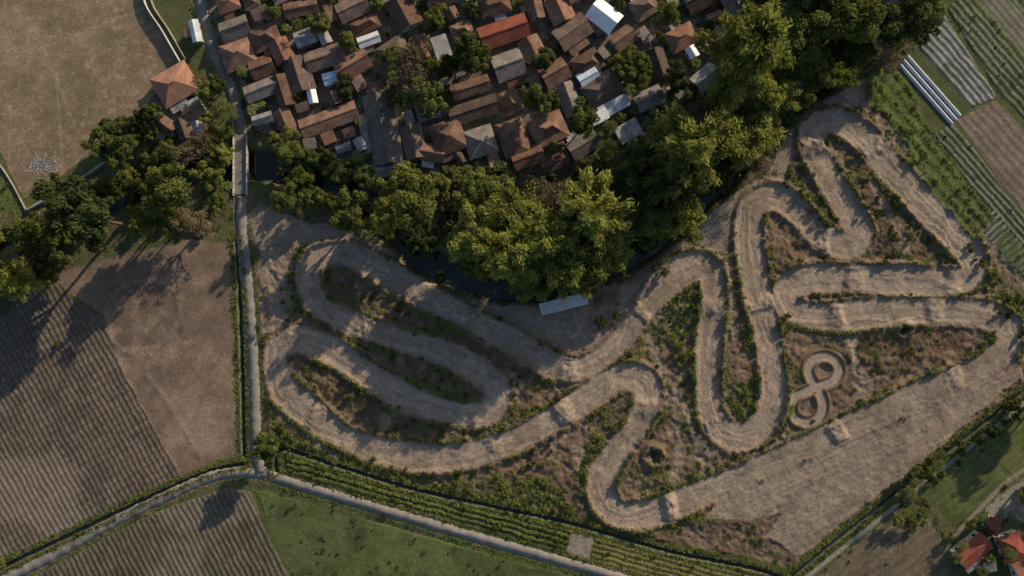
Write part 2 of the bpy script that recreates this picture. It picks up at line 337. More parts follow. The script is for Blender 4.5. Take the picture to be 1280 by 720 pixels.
PD=[(318,612),(400,632),(520,668),(640,702),(720,722),(860,790),(400,800),(362,715)]
field(PD,(.075,.10,.038),(.098,.128,.045),0,0,.03,.5,dens=.15,patch=.6,cl=4,tint=.3,flat=True)
f=poly(PD,.5); mixc(f*sst(.45,.6,n1)*.6,(.12,.128,.055)); mixc(f*sst(.55,.68,n2)*.4,(.055,.07,.035))
field([(358,566),(470,596),(600,628),(716,660),(706,690),(600,665),(480,632),(360,598)],(.05,.06,.03),(.13,.21,.045),-15.5,1.75,.35,.3,dens=1.,patch=.2,tint=.75)
field([(744,668),(860,697),(960,722),(1000,790),(900,760),(738,704)],(.11,.10,.05),(.25,.23,.075),-15.5,1.6,.25,.3,dens=.6,tint=.9)
field([(716,664),(742,668),(736,704),(706,694)],(.27,.23,.19),(.31,.265,.22),0,0,0,.6)
RA=-49
field([(1100,-200),(1175,-40),(1240,90),(1330,200),(1600,300),(1600,-300)],(.10,.12,.05),(.16,.175,.09),RA,2.3,.2,.3,dens=.3)
field([(1160,25),(1178,15),(1246,122),(1212,134),(1150,60)],(.11,.115,.08),(.30,.30,.30),RA,1.9,.25,.2)
field([(1185,10),(1205,-10),(1330,150),(1330,195),(1250,118)],(.085,.11,.042),(.18,.205,.145),RA,2.0,.25,.2,dens=.3)
field([(1222,0),(1245,-20),(1330,70),(1330,120)],(.17,.16,.12),(.21,.20,.15),RA,2.0,.1,.2)
field([(1195,150),(1245,125),(1330,215),(1330,330)],(.20,.152,.125),(.25,.195,.162),RA,2.4,.08,.3,patch=.5)
field([(1168,168),(1192,154),(1330,335),(1330,372),(1240,270)],(.08,.095,.045),(.21,.215,.175),RA,1.8,.25,.2,dens=.2)
field([(1216,275),(1240,262),(1262,288),(1240,306)],(.07,.08,.04),(.24,.235,.23),RA+90,1.8,.25,.2)
field([(1245,310),(1266,292),(1330,372),(1330,400),(1285,352)],(.07,.095,.035),(.18,.20,.14),RA+90,2,.25,.2,dens=.2)
GA=[(1080,95),(1125,80),(1165,165),(1240,275),(1215,300),(1150,215)]
field(GA,(.095,.135,.04),(.14,.195,.048),RA,3.2,.08,1.5,dens=.8,patch=.4,cl=0,tint=.8)
mixc(poly(GA,1.5)*sst(.52,.66,n2)*.5,(.17,.14,.09))
field([(1285,505),(1400,420),(1600,600),(1500,900),(900,900),(1010,722),(1110,640),(1205,562)],(.10,.11,.05),(.145,.14,.07),35,0,0,.5,dens=.3,cl=0)
field([(1150,610),(1215,560),(1262,600),(1200,665)],(.08,.10,.04),(.105,.13,.045),38,2.6,.06,.4,cl=4,patch=.5,flat=True)
field([(1220,556),(1290,508),(1340,560),(1268,596)],(.09,.105,.04),(.13,.15,.05),38,2.4,.06,.4,cl=4,patch=.4,flat=True)
field([(1030,715),(1110,648),(1160,650),(1195,700),(1180,740),(1000,760)],(.15,.12,.082),(.19,.155,.105),38,3.,.15,.5,patch=.5,dens=.15)
m=poly([(1235,632),(1290,590),(1330,640),(1300,665),(1262,645),(1240,650)],1.5); mixc(m*.8,(.33,.29,.25))
D,SS,LA=splat(wp([(1195,668),(1262,600),(1330,560)]),3); mixc((1-sst(.4,1.1,D)),(.28,.24,.18))
VIL=[(232,-170),(262,20),(288,90),(305,140),(322,168),(375,185),(430,208),(480,222),(560,212),(640,220),(720,210),(790,190),(822,145),(860,122),(905,105),(935,30),(960,-170)]
v=poly(VIL,1.5); mixc(v,(.18,.15,.12)); mixc(v*sst(.45,.6,n2),(.25,.21,.17)); mixc(v*sst(.5,.62,n3)*.6,(.09,.098,.045)); H=np.where(v,(n3-.5)*.15,H); GR=np.where(v,sst(.5,.62,n3)*.2,GR); CL[v]=0
v=poly([(190,120),(240,110),(268,150),(262,175),(190,168)],1); mixc(v,(.17,.14,.11)); H=np.where(v,0,H)
FOR=[(330,168),(430,208),(480,222),(560,212),(640,220),(720,210),(790,190),(822,145),(860,122),(905,105),(935,30),(960,-170),(1250,-170),(1170,10),(1140,70),(1085,95),(1030,130),(985,165),(960,215),(905,250),(870,290),(810,325),(780,350),(700,378),(640,374),(580,352),(530,322),(470,302),(410,282),(330,262)]
FOL=[(-300,300),(-40,270),(36,268),(136,200),(118,185),(172,146),(200,165),(292,180),(292,250),(270,300),(200,300),(130,318),(60,345),(0,400),(-300,520)]
for F in (FOR,FOL):
    v=poly(F,1.5); mixc(v*.9,(.11,.095,.055)); mixc(v*sst(.5,.6,n3)*.6,(.10,.12,.04)); mixc(v*sst(.6,.7,n2)*.5,(.18,.145,.10)); H=np.where(v,(n2-.5)*1.0,H); GR=np.where(v,.25,GR); GT=np.where(v,.4,GT); CL[v]=0
def roadfield(P,w):
    D,SS,LA=splat(wp(P),9); m=1-sst(w+.6,w+2.5,D); H[:]=H*(1-m); gm=(1-sst(w+.3,w+2.2,D+(n3-.5)*2)); mixc(gm*.8,grass*1.1); mixc(gm*sst(.48,.62,n2)*.8,(.22,.18,.13)); 
    GR[:]=np.maximum(GR*(D>w+.2),gm*(D>w+.1)*.6)
    return D
roadfield(ROAD,2.0); roadfield(ROAD_R,1.75); roadfield(ROAD_L,1.75)
D,SS,LA=splat(wp(RIVER),14); D2=D+(n2-.5)*2
rm=1-sst(3.2,6.5,D2); H=H*(1-rm)-3.6*rm
mixc(sst(.1,.6,rm)*.8,(.08,.07,.045)); mixc(rm*sst(.5,.6,n3)*.5,(.06,.08,.035))
for P in CANALS:
    D,SS,LA=splat(wp(P),5); g_=1-sst(1.4,3.2,D+(n3-.5)*2); mixc(g_*.8,bright*.8); mixc(g_*sst(.5,.65,n2)*.7,grass*.9); mixc(g_*sst(.6,.7,n3)*.5,(.17,.14,.09)); GR=np.maximum(GR,g_*.8)
    cm=1-sst(.45,.9,D+(n3-.5)*.4); H=H*(1-sst(0,1,1-sst(1.2,3,D)))-cm*.8; mixc((D<1.0)*.6,(.2,.185,.15)); mixc(cm,(.06,.06,.045)); GR=GR*(D>.8)
D,SS,LA=splat(wp([(1330,452),(1288,497),(1208,562),(1108,642),(1008,722)]),3); mixc((1-sst(.5,.8,D)),(.27,.25,.21)); GR*=(D>.8)
def gz(x,y):
    i=int(np.clip(np.searchsorted(xs,x),0,len(xs)-1)); j_=int(np.clip(np.searchsorted(ys,y),0,len(ys)-1)); return float(H[j_,i])
ny,nx=SH
idx=np.arange(ny*nx).reshape(SH)
F=np.stack([idx[:-1,:-1],idx[:-1,1:],idx[1:,1:],idx[1:,:-1]],-1).reshape(-1,4)
fc=CL[:-1,:-1].reshape(-1)
V=np.stack([X,Y,H],-1).reshape(-1,3); CC=np.clip(C.reshape(-1,3),.01,.8)
for k,nm in enumerate(["ground","dirt_track","dirt_path","crop_field","rice_paddy"]):
    f=F[fc==k]; u,inv=np.unique(f,return_inverse=True)
    add(nm,mesh_np(nm,V[u],inv.reshape(-1,4),[M_ground],col=CC[u]))
# ------------------------------------------------------------ ribbons
def ribbon(name,P,w,z,mat,jit=.0,step=1.0,thick=0):
    Q,s=resample(catmull(wp(P)),step); T=np.gradient(Q,axis=0); T/=np.hypot(T[:,0],T[:,1])[:,None]
    Nn=np.c_[-T[:,1],T[:,0]]; n=len(Q)
    j1=(rs.rand(n)-.5)*jit; j2=(rs.rand(n)-.5)*jit
    a=Q+Nn*(w+j1)[:,None]; b=Q-Nn*(w+j2)[:,None]
    zz=np.full((n,1),z)
    if not thick:
        V=np.r_[np.c_[a,zz],np.c_[b,zz]]; i=np.arange(n-1); F=np.c_[i+n,i+n+1,i+1,i]
    else:
        V=np.r_[np.c_[a,zz],np.c_[b,zz],np.c_[a,zz-thick],np.c_[b,zz-thick]]; i=np.arange(n-1)
        F=np.r_[np.c_[i+n,i+n+1,i+1,i],np.c_[i,i+1,i+2*n+1,i+2*n],np.c_[i+3*n,i+3*n+1,i+n+1,i+n],[[0,2*n,3*n,n]],[[n-1,2*n-1,4*n-1,3*n-1]]]
    return add(name,mesh_np(name,V,F,[mat]))
ribbon("road",ROAD[:5]+[(300.5,168)],1.85,.10,M_road,.35,1,.3)
ribbon("road",[(301.3,243),(302,290)]+ROAD[7:],1.85,.10,M_road,.45,1,.3)
ribbon("road",ROAD_R,1.6,.096,M_road,.5,1,.3)
ribbon("road",ROAD_L,1.6,.092,M_road,.5,1,.3)
ribbon("river",RIVER,6,-2.9,M_water)
for P in CANALS: ribbon("canal_water",P,.45,-.55,M_water,.3,1)
for P,w in [([(640,-60),(655,0),(680,35),(672,60)],1.8),([(262,20),(330,0),(400,-20)],1.4),([(430,-30),(445,60),(450,120),(430,205)],1.2),([(560,-40),(560,60),(550,140),(545,215)],1.2),([(720,60),(700,120),(720,205)],1.2),([(800,-40),(820,60),(800,150)],1.2)]:
    ribbon("village_lane",P,w,.14,M_lane,.4,1,.3)
def wall(name,P,w,h,mat): return ribbon(name,P,w,h,mat,0,1,h+.4)
wall("boundary_wall",[(180,-60),(182,0),(205,40),(228,80)],.14,1.8,M_wallw)
wall("boundary_wall",[(188,-60),(190,0),(212,38),(234,76)],.12,1.4,M_conc)
wall("retaining_wall",[(34,264),(90,232),(138,200)],.35,1.1,M_conc)
wall("retaining_wall",[(-60,150),(0,206),(34,264)],.15,.7,M_conc)
br=bpy.data.objects.new("road_bridge",None); coll.objects.link(br)
def box(name,cx,cy,cz,sx,sy,sz,mat,parent=None,bev=0):
    x,y,z=sx/2,sy/2,sz/2
    v=[(cx+a*x,cy+b*y,cz+c*z) for c in(-1,1) for a,b in((-1,-1),(1,-1),(1,1),(-1,1))]
    f=[(3,2,1,0),(4,5,6,7),(0,1,5,4),(1,2,6,5),(2,3,7,6),(3,0,4,7)]
    return add(name,pym(name,v,f,mat),parent=parent)
bx,byy=W(301,206)
box("deck",bx,byy,-.15,4.6,19.4,.5,M_road,br)
for sx_ in(-2.1,2.1):
    box("parapet",bx+sx_,byy,.55,.22,19.4,.9,M_wallw,br)
    for k in range(7): box("post",bx+sx_,byy-9+k*3,.62,.32,.32,1.05,M_conc,br)
for sy_ in(-5,5): box("pier",bx,byy+sy_,-2.2,3.8,.8,3.55,M_conc,br)
# ------------------------------------------------------------ houses
def boxv(v,f,x0,x1,y0,y1,z0,z1):
    b=len(v); v+= [(x0,y0,z0),(x1,y0,z0),(x1,y1,z0),(x0,y1,z0),(x0,y0,z1),(x1,y0,z1),(x1,y1,z1),(x0,y1,z1)]
    f+=[tuple(b+i for i in q) for q in((3,2,1,0),(4,5,6,7),(0,1,5,4),(1,2,6,5),(2,3,7,6),(3,0,4,7))]
def house(px,py,w,l,rot,kind='gable',mat=None,wm=None,name="village_house",h=None,annex=None,pitch=None,openw=False):
    h=h or random.uniform(2.8,3.5)
    x,y=W(px,py,h+1)
    if w<l: w,l=l,w; rot+=90
    L=w*S; D=l*S; mat=mat or random.choice(M_roofs); wm=wm or random.choice(M_walls)
    e=bpy.data.objects.new(name,None); e.location=(x,y,max(-.1,min(.1,gz(x,y)))); e.rotation_euler=(0,0,math.radians(rot)); coll.objects.link(e)
    ov=.45; sl=pitch or random.uniform(.38,.54); lx=L/2-ov; ly=D/2-ov
    r=ly*sl; h0=h-ov*sl; a=D/2; b=L/2; t=.14; R=h0+a*sl
    v=[];f=[]
    if not openw:
        boxv(v,f,-lx,lx,-ly,ly,-.5,h-.12)
        if kind=='gable':
            for sx in(-1,1):
                k=len(v); v+=[(sx*lx,-ly,h-.12),(sx*lx,ly,h-.12),(sx*lx,0,h+r-.12-t),(sx*(lx-.2),-ly,h-.12),(sx*(lx-.2),ly,h-.12),(sx*(lx-.2),0,h+r-.12-t)]
                f+=[(k,k+1,k+2),(k+3,k+5,k+4)]
        add("walls",pym("walls",v,f,wm),parent=e)
        v=[];f=[]
        nw=max(1,int(L/3))
        for i in range(nw):
            cx=-lx+(i+.5)*2*lx/nw
            for sy in(-1,1):
                if sy==-1 and i==nw//2: continue
                y0=sy*ly; boxv(v,f,cx-.5,cx+.5,min(y0,y0+sy*.04),max(y0,y0+sy*.04),1.0,2.1)
        for sx in (-1,1): boxv(v,f,min(sx*lx,sx*lx+sx*.04),max(sx*lx,sx*lx+sx*.04),-.5,.5,1.,2.1)
        add("windows",pym("windows",v,f,M_glass),parent=e)
        cx=-lx+(nw//2+.5)*2*lx/nw; v=[];f=[]; boxv(v,f,cx-.45,cx+.45,-ly-.05,-ly,.0,2.1); add("door",pym("door",v,f,M_door),parent=e)
    else:
        v=[];f=[]
        for i in range(5):
            cx=-lx+i*2*lx/4
            for sy in(-1,1): boxv(v,f,cx-.08,cx+.08,sy*ly-.08,sy*ly+.08,-.3,h-.15)
        add("posts",pym("posts",v,f,M_steel),parent=e)
    if kind=='gable':
        pr=[(-a,h0),(0,R),(a,h0),(a,h0-t),(0,R-t),(-a,h0-t)]
        v=[(-b,p,q) for p,q in pr]+[(b,p,q) for p,q in pr]
        f=[(i,(i+1)%6,(i+1)%6+6,i+6)[::-1] for i in range(6)]+[(0,1,4,5),(1,2,3,4),(11,10,7,6),(10,9,8,7)]
        add("roof",pym("roof",v,f,mat),parent=e)
        v=[];f=[]; boxv(v,f,-b-.03,b+.03,-.14,.14,R-.06,R+.1); add("ridge_cap",pym("ridge_cap",v,f,mat),parent=e)
    elif kind in('hip','joglo'):
        rb=max(b-a,.3)
        if kind=='joglo':
            a1=a*.5; b1=b-a*.5; z1=h0+a*.5*.35; z2=z1+a1*.95; rb=max(b1-a1*.9,.3)
            v=[(-b,-a,h0),(b,-a,h0),(b,a,h0),(-b,a,h0),(-b1,-a1,z1),(b1,-a1,z1),(b1,a1,z1),(-b1,a1,z1),(-rb,0,z2),(rb,0,z2),(-b,-a,h0-t),(b,-a,h0-t),(b,a,h0-t),(-b,a,h0-t)]
            f=[(0,1,5,4),(1,2,6,5),(2,3,7,6),(3,0,4,7),(4,5,9,8),(5,6,9),(6,7,8,9),(7,4,8),(10,11,1,0),(11,12,2,1),(12,13,3,2),(13,10,0,3),(13,12,11,10)]; R=z2
        else:
            v=[(-b,-a,h0),(b,-a,h0),(b,a,h0),(-b,a,h0),(-rb,0,R),(rb,0,R),(-b,-a,h0-t),(b,-a,h0-t),(b,a,h0-t),(-b,a,h0-t)]
            f=[(0,1,5,4),(1,2,5),(2,3,4,5),(3,0,4),(6,7,1,0),(7,8,2,1),(8,9,3,2),(9,6,0,3),(9,8,7,6)]
        add("roof",pym("roof",v,f,mat),parent=e)
        v=[];f=[]; boxv(v,f,-rb-.1,rb+.1,-.14,.14,R-.06,R+.1); add("ridge_cap",pym("ridge_cap",v,f,mat),parent=e)
    else: # mono slope
        v=[(-b,-a,h),(b,-a,h),(b,a,h+.5),(-b,a,h+.5),(-b,-a,h-.08),(b,-a,h-.08),(b,a,h+.42),(-b,a,h+.42)]
        f=[(0,1,2,3),(7,6,5,4),(4,5,1,0),(5,6,2,1),(6,7,3,2),(7,4,0,3)]
        add("roof",pym("roof",v,f,mat),parent=e)
    if annex is None: annex=random.random()<.4 and w>24
    if annex:
        s_=random.choice((-1,1)); al_=L*random.uniform(.35,.7); c0=random.uniform(-.2,.2)*L; d_=random.uniform(1.6,2.6)
        y0=s_*(a-.25); y1=s_*(a+d_); z0=h0-.25; z1=z0-.55
        v=[(c0-al_/2,y0,z0),(c0+al_/2,y0,z0),(c0+al_/2,y1,z1),(c0-al_/2,y1,z1)]; v+=[(p,q,r_-.07) for p,q,r_ in v]
        f=[(0,1,2,3),(7,6,5,4),(0,4,5,1),(1,5,6,2),(2,6,7,3),(3,7,4,0)]
        add("annex_roof",pym("annex_roof",v,f,random.choice([M_rgrey,M_roofs[0],M_roofs[3],M_rgrey,M_roofs[2]])),parent=e)
        v=[];f=[]
        for cx in(c0-al_/2+.2,c0+al_/2-.2): boxv(v,f,cx-.08,cx+.08,min(y1-s_*.3,y1-s_*.46),max(y1-s_*.3,y1-s_*.46),-.3,z1-.0)
        add("annex_posts",pym("annex_posts",v,f,M_steel),parent=e)
    return e
B=M_roofs
HS=[(216,104,50,42,30,'hip',M_rterr),(242,37,12,28,12,'gable',M_rwhite),(460,48,28,14,20,'gable',M_rwhite),(630,38,62,30,19,'gable',M_rred),(756,18,38,30,-38,'gable',M_rwhite),
(736,95,26,20,30,'gable',M_rblue),(768,132,40,16,28,'mono',M_rwhite),(750,145,22,14,28,'mono',M_rwhite),(478,160,38,88,10,'gable',B[3]),(516,176,27,42,12,'gable',B[1]),(854,45,36,28,28,'hip',B[2]),(884,96,34,26,40,'gable',M_rgrey),
(600,176,38,36,18,'hip',B[3]),(642,172,34,46,18,'hip',B[0]),(686,160,44,36,24,'joglo',B[0]),(410,148,74,24,20,'gable',B[0]),(388,115,12,26,12,'gable',M_rwhite),(592,136,62,24,18,'gable',B[1]),(588,108,50,20,18,'gable',B[0]),
(636,80,38,34,20,'gable',B[3]),(296,66,42,36,20,'hip',B[0]),(330,45,36,30,22,'joglo',B[0]),(292,34,36,26,20,'gable',B[3]),(326,82,30,26,20,'gable',B[2]),(326,110,44,22,22,'gable',B[3]),(372,92,32,44,18,'gable',B[1]),(352,112,22,40,18,'gable',B[0]),
(405,70,50,26,18,'gable',B[1]),(440,80,44,26,30,'gable',B[0]),(504,14,34,40,28,'gable',B[0]),(440,8,40,26,25,'gable',B[1]),(560,170,40,40,20,'hip',B[0]),(660,195,40,24,20,'gable',B[2]),(694,202,36,18,25,'gable',B[0]),
(735,78,36,28,32,'joglo',B[0]),(754,110,46,34,34,'hip',B[1]),(694,90,34,28,30,'gable',B[0]),(716,38,44,30,35,'gable',B[1]),(780,46,30,24,35,'gable',B[0]),(812,122,36,24,25,'gable',B[3]),(485,210,40,18,12,'gable',M_rgrey),
(205,156,26,20,-35,'gable',B[0]),(228,160,20,26,20,'gable',B[1]),(246,160,14,20,10,'gable',M_rgrey),(240,138,26,18,30,'gable',B[0]),(540,190,30,22,-10,'gable',B[0]),(350,62,26,30,25,'gable',B[2]),(380,45,26,20,20,'gable',M_rgrey),(700,10,30,34,25,'gable',B[2])]
rects=[]
def corners(px,py,w,l,rot):
    a=math.radians(-rot); c,s=math.cos(a),math.sin(a)
    return np.array([(px+dx_*c-dy*s,py+dx_*s+dy*c) for dx_,dy in((-w/2,-l/2),(w/2,-l/2),(w/2,l/2),(-w/2,l/2))])
def overlap(A_,B_):
    for P in(A_,B_):
        for i in range(2):
            ax=P[i+1]-P[i]; ax=ax/np.hypot(*ax)
            a=A_@ax; b=B_@ax
            if a.max()<b.min() or b.max()<a.min(): return False
    return True
for hsp in HS:
    house(*hsp[:7]); rects.append((hsp[0],hsp[1],corners(hsp[0],hsp[1],hsp[2],hsp[3],hsp[4])))
lanes=[(640,-60),(655,0),(680,35),(446,60),(449,120),(432,190),(560,30),(556,90),(548,200),(800,-10),(820,60),(806,120),(705,110),(712,150)]
# garden pockets kept free of houses so trees fill them
gardens=[(510,100,40),(585,62,24),(665,125,22),(730,155,24),(400,28,18),(545,20,18),(610,100,14),(790,70,24),(680,75,20),(430,110,16),(470,90,14),(370,150,12),(800,90,26),(830,20,20),(740,60,14),(620,130,12),(340,20,14)]
cnt=0
for it in range(9000):
    big=it<4500
    px=random.uniform(235,960); py=random.uniform(-110,215)
    w=random.uniform(28,44) if big else random.uniform(14,26); l=random.uniform(19,30) if big else random.uniform(10,18)
    rot=22+random.gauss(0,7)+(90 if random.random()<.45 else 0)+(8 if px>680 else 0)
    cr=corners(px,py,w,l,rot)
    if not all(inpoly(c[0],c[1],VIL) for c in cr): continue
    if px>760 and random.random()<.6: continue
    if any(math.hypot(px-a,py-b)<r for a,b,r in gardens): continue
    if min(math.hypot(px-a,py-b) for a,b in lanes)<min(w,l)*.6: continue
    if any(abs(px-r[0])<80 and abs(py-r[1])<80 and overlap(cr,r[2]) for r in rects): continue
    m=random.choices(B+[M_rgrey,M_rwhite,M_rblue,M_rred],[6,4,2.6,3.5,1.6,.35,.15,.12] if big else [4,4,1.6,3,4,1.2,.3,.1])[0]
    k=random.choice(['gable','gable','hip','joglo']) if big else random.choice(['gable','mono','mono'])
    if m in(M_rgrey,M_rwhite,M_rblue): k=random.choice(['gable','mono'])
    house(px,py,w,l,rot,k,m,name="village_house" if big else "small_shed"); rects.append((px,py,cr)); cnt+=1
    if cnt>180: break
print("houses",cnt)
house(705,380,60,15,194,'mono',M_rwhite,name="open_shelter",h=3,annex=False,openw=True)
for a in [(1220,690,44,26,38,'gable',M_rred),(1246,660,16,22,-15,'hip',M_rred),(1270,686,30,34,20,'hip',M_rred),(1290,715,36,30,20,'gable',B[2]),(1240,710,16,14,10,'mono',M_rgrey)]:
    house(*a,name="red_roof_house",wm=M_walls[2])
M_plast=surf("tunnel_plastic",(0.5,0.54,0.60),(0.3,2),(0.12,0.1),.4)
def tunnel(p0,p1,w):
    a=np.array(W(*p0)); b=np.array(W(*p1)); d=b-a; L=np.hypot(*d); d/=L; n=np.array([-d[1],d[0]])
    K=9; M=int(L/1.2); V=[];F=[]
    for i in range(M+1):
        for k in range(K):
            th=math.pi*k/(K-1); r=w*(1+.03*(i%2)); p=a+d*L*i/M+n*math.cos(th)*r; V.append((p[0],p[1],-.1+math.sin(th)*1.1*r))
    for i in range(M):
        for k in range(K-1): F.append((i*K+k,i*K+k+1,(i+1)*K+k+1,(i+1)*K+k))
    add("plastic_tunnel",mesh_np("plastic_tunnel",V,F,[M_plast]))
for o in range(3): tunnel((1124+o*5,80-o*5),(1190+o*5,155-o*5),.58)
# ------------------------------------------------------------ foliage
def nrm(a): return a/np.maximum(np.linalg.norm(a,axis=1),1e-6)[:,None]
def diamonds(c,n,sx,sy,tan=None):
    n=nrm(n); t=rs.randn(len(c),3) if tan is None else tan
    t=nrm(t-n*(t*n).sum(1)[:,None]); b=np.cross(n,t)
    sx=np.reshape(sx,(-1,1)); sy=np.reshape(sy,(-1,1))
    V=np.stack([c+t*sx,c+b*sy,c-t*sx,c-b*sy],1).reshape(-1,3)
    return V,np.arange(len(c)*4).reshape(-1,4)
def tube(P,R,k=6):
    V=[];F=[]
    P=np.array(P,float)
    for i,p in enumerate(P):
        d=P[min(i+1,len(P)-1)]-P[max(i-1,0)]; d/=np.linalg.norm(d); u=np.cross(d,(1,0,.3)); u/=np.linalg.norm(u); v=np.cross(d,u)
        for j in range(k):
            a=2*math.pi*j/k; V.append(p+R[i]*(u*math.cos(a)+v*math.sin(a)))
    for i in range(len(P)-1):
        for j in range(k): F.append((i*k+j,i*k+(j+1)%k,(i+1)*k+(j+1)%k,(i+1)*k+j))
    return np.array(V),np.array(F)
class Acc:
    def __init__(s): s.V=[];s.F=[];s.M=[];s.T=[];s.n=0
    def add(s,V,F,m,t):
        s.V.append(V); s.F.append(F+s.n); s.M.append(np.full(len(F),m)); s.T.append(np.broadcast_to(t,(len(V),)).copy()); s.n+=len(V)
    def mesh(s,name,mats): return mesh_np(name,np.concatenate(s.V),np.concatenate(s.F),mats,np.concatenate(s.M),np.concatenate(s.T))
def broadleaf(name,leaf,R=4.5,Z=6.5,fl=.75,nc=75,nl=170,ls=.27,rough=1.):
    a=Acc()
    v,f=tube([(0,0,-.5),(.1,0,2),(0,.15,Z-1.5),(0,.1,Z+.5)],[.38,.3,.22,.1]); a.add(v,f,0,.5)
    lob=[(rs.uniform(0,2*math.pi),rs.uniform(.15,.4)) for _ in range(4)]
    for i in range(nc):
        d=rs.randn(3); d/=np.linalg.norm(d)
        if d[2]<-.35: d[2]*=-1
        az=math.atan2(d[1],d[0]); sc=1+sum(am*math.cos((az-ph)*(k+1)) for k,(ph,am) in enumerate(lob))*.55*rough
        rr=R*sc*(rs.uniform(.45,1.) if i>nc*.3 else rs.uniform(.2,.6))
        p=np.array([d[0]*rr,d[1]*rr,Z+d[2]*rr*fl+rs.uniform(-.3,.6)])
        r=rs.uniform(.55,1.4)*R/4.5
        if i%7==0:
            v,f=tube([(0,.1,Z-2),p*.5+np.array([0,0,Z*.42]),p],[.16,.1,.04],5); a.add(v,f,0,.5)
        n=int(nl*r*r/1.1)
        q=nrm(rs.randn(n,3)); q[:,2]=np.where(q[:,2]<-.3,-q[:,2],q[:,2])
        c=p+q*r*rs.uniform(.6,1.2,(n,1))*np.array([1,1,.8])
        nn=q*.8+rs.randn(n,3)*.5+np.array([0,0,.35])
        s=ls*rs.uniform(.6,1.4,n)
        V,F_=diamonds(c,nn,s,s*.6)
        t=np.clip(rs.uniform(.15,.8)+rs.randn(n)*.14,0,1); a.add(V,F_,1,np.repeat(t,4))
    return a.mesh(name,[M_bark,leaf])
def bamboo(name,n=46,leaf=None):
    a=Acc()
    for i in range(n):
        az=rs.uniform(0,2*math.pi); out=rs.uniform(.5,5.2); h=rs.uniform(9,13)-out*.35; b=np.array([rs.uniform(-1.2,1.2),rs.uniform(-1.2,1.2)])
        d=np.array([math.cos(az),math.sin(az)]); T=np.linspace(0,1,9); pts=[]
        for t in T:
            o=out*t**2.3; z=h*(1.25*t-.32*t**3.2) ; pts.append((b[0]+d[0]*o,b[1]+d[1]*o,z))
        pts=np.array(pts); 
        v,f=tube(pts,[.06*(1.1-t) for t in T],4); a.add(v,f,0,.5)
        m=230; tt=rs.uniform(.45,1,m)**.8
        c=np.stack([np.interp(tt,T,pts[:,k]) for k in range(3)],1)
        sp=.25+.75*(1-np.abs(tt-.75)*1.6); c=c+rs.randn(m,3)*np.clip(sp,.15,1)[:,None]*np.array([.5,.5,.4])
        tan=np.c_[np.tile(d,(m,1)),np.full(m,-.5)]+rs.randn(m,3)*.55
        nn=rs.randn(m,3)*.5+np.array([d[0]*.4,d[1]*.4,.9])
        V,F_=diamonds(c,nn,rs.uniform(.28,.55,m),rs.uniform(.08,.16,m),tan)
        t=np.clip(rs.uniform(.2,.8)+rs.randn(m)*.12,0,1); a.add(V,F_,1,np.repeat(t,4))
    return a.mesh(name,[M_culm,leaf or M_bamb])
def palm(name):
    a=Acc(); h=8.5
    v,f=tube([(0,0,-.5),(.2,0,3),(.5,.1,6),(.6,.1,h)],[.24,.17,.14,.13]); a.add(v,f,0,.5)
    for i in range(20):
        az=i*2.399+rs.uniform(-.2,.2); el=rs.uniform(-.2,.9); L=rs.uniform(2.6,3.4); T=np.linspace(0,1,8)
        d=np.array([math.cos(az),math.sin(az)]); P=np.array([(.6+d[0]*L*t*math.cos(el*.7),.1+d[1]*L*t*math.cos(el*.7),h+L*t*math.sin(el)-1.9*t*t) for t in T])
        v,f=tube(P,[.05*(1-t*.8) for t in T],4); a.add(v,f,1,.6)
        m=40; tt=np.linspace(.12,1,m); c=np.stack([np.interp(tt,T,P[:,k]) for k in range(3)],1); side=np.where(np.arange(m)%2,1,-1)
        pv=np.array([-d[1],d[0],0]); tan=pv*side[:,None]+np.array([d[0]*.5,d[1]*.5,-.5]); ln=.55*np.sin(np.clip(tt,.1,.95)*math.pi)**.5
        c=c+nrm(tan)*ln[:,None]*.9; V,F_=diamonds(c,np.array([0,0,1.])+rs.randn(m,3)*.15,ln,np.full(m,.06),tan); a.add(V,F_,1,np.repeat(rs.uniform(.3,.8,m),4))
    return a.mesh(name,[M_bark,M_palm])
def banana(name):
    a=Acc()
    for s_ in range(3):
        o=rs.uniform(-.8,.8,2)
        v,f=tube([(o[0],o[1],-.3),(o[0],o[1],1.2),(o[0],o[1],2.2)],[.16,.13,.08],6); a.add(v,f,0,.5)
        for i in range(8):
            az=i*2.4+rs.uniform(-.3,.3); L=rs.uniform(1.4,2.1); T=np.linspace(0,1,6); d=np.array([math.cos(az),math.sin(az)]); pv=np.array([-d[1],d[0],0])
            wd=[.08,.28,.36,.34,.24,.04]; V=[];F_=[]
            for k,t in enumerate(T):
                p=np.array([o[0]+d[0]*L*t,o[1]+d[1]*L*t,2.2+L*(.75*t-1.0*t*t)]); V+=[p+pv*wd[k]-np.array([0,0,.08]),p,p-pv*wd[k]-np.array([0,0,.08])]
            for k in range(5):
                for j_ in range(2): q=k*3+j_; F_.append((q,q+1,q+4,q+3))
            a.add(np.array(V),np.array(F_),1,rs.uniform(.3,1))
    return a.mesh(name,[M_culm,M_palm])
BL=[broadleaf("broadleaf",M_leaf),broadleaf("broadleaf",M_leaf,fl=.6,nc=90),broadleaf("broadleaf",M_leaf,fl=.9,nc=60,rough=1.6),broadleaf("broadleaf",M_leafd,nc=80),broadleaf("broadleaf",M_leafd,fl=.6,rough=1.5),broadleaf("broadleaf",M_leaf,nc=50,nl=110,rough=2.)]
DRY=broadleaf("dry_tree",M_dry,nc=50,nl=60,ls=.2,rough=1.5)
BM=[bamboo("bamboo") for _ in range(4)]; PL=[palm("palm") for _ in range(3)]; BN=[banana("banana") for _ in range(3)]
BUSH=broadleaf("bush",M_leafd,R=2.2,Z=1.2,nc=26,nl=230,ls=.2)
occupied=[]
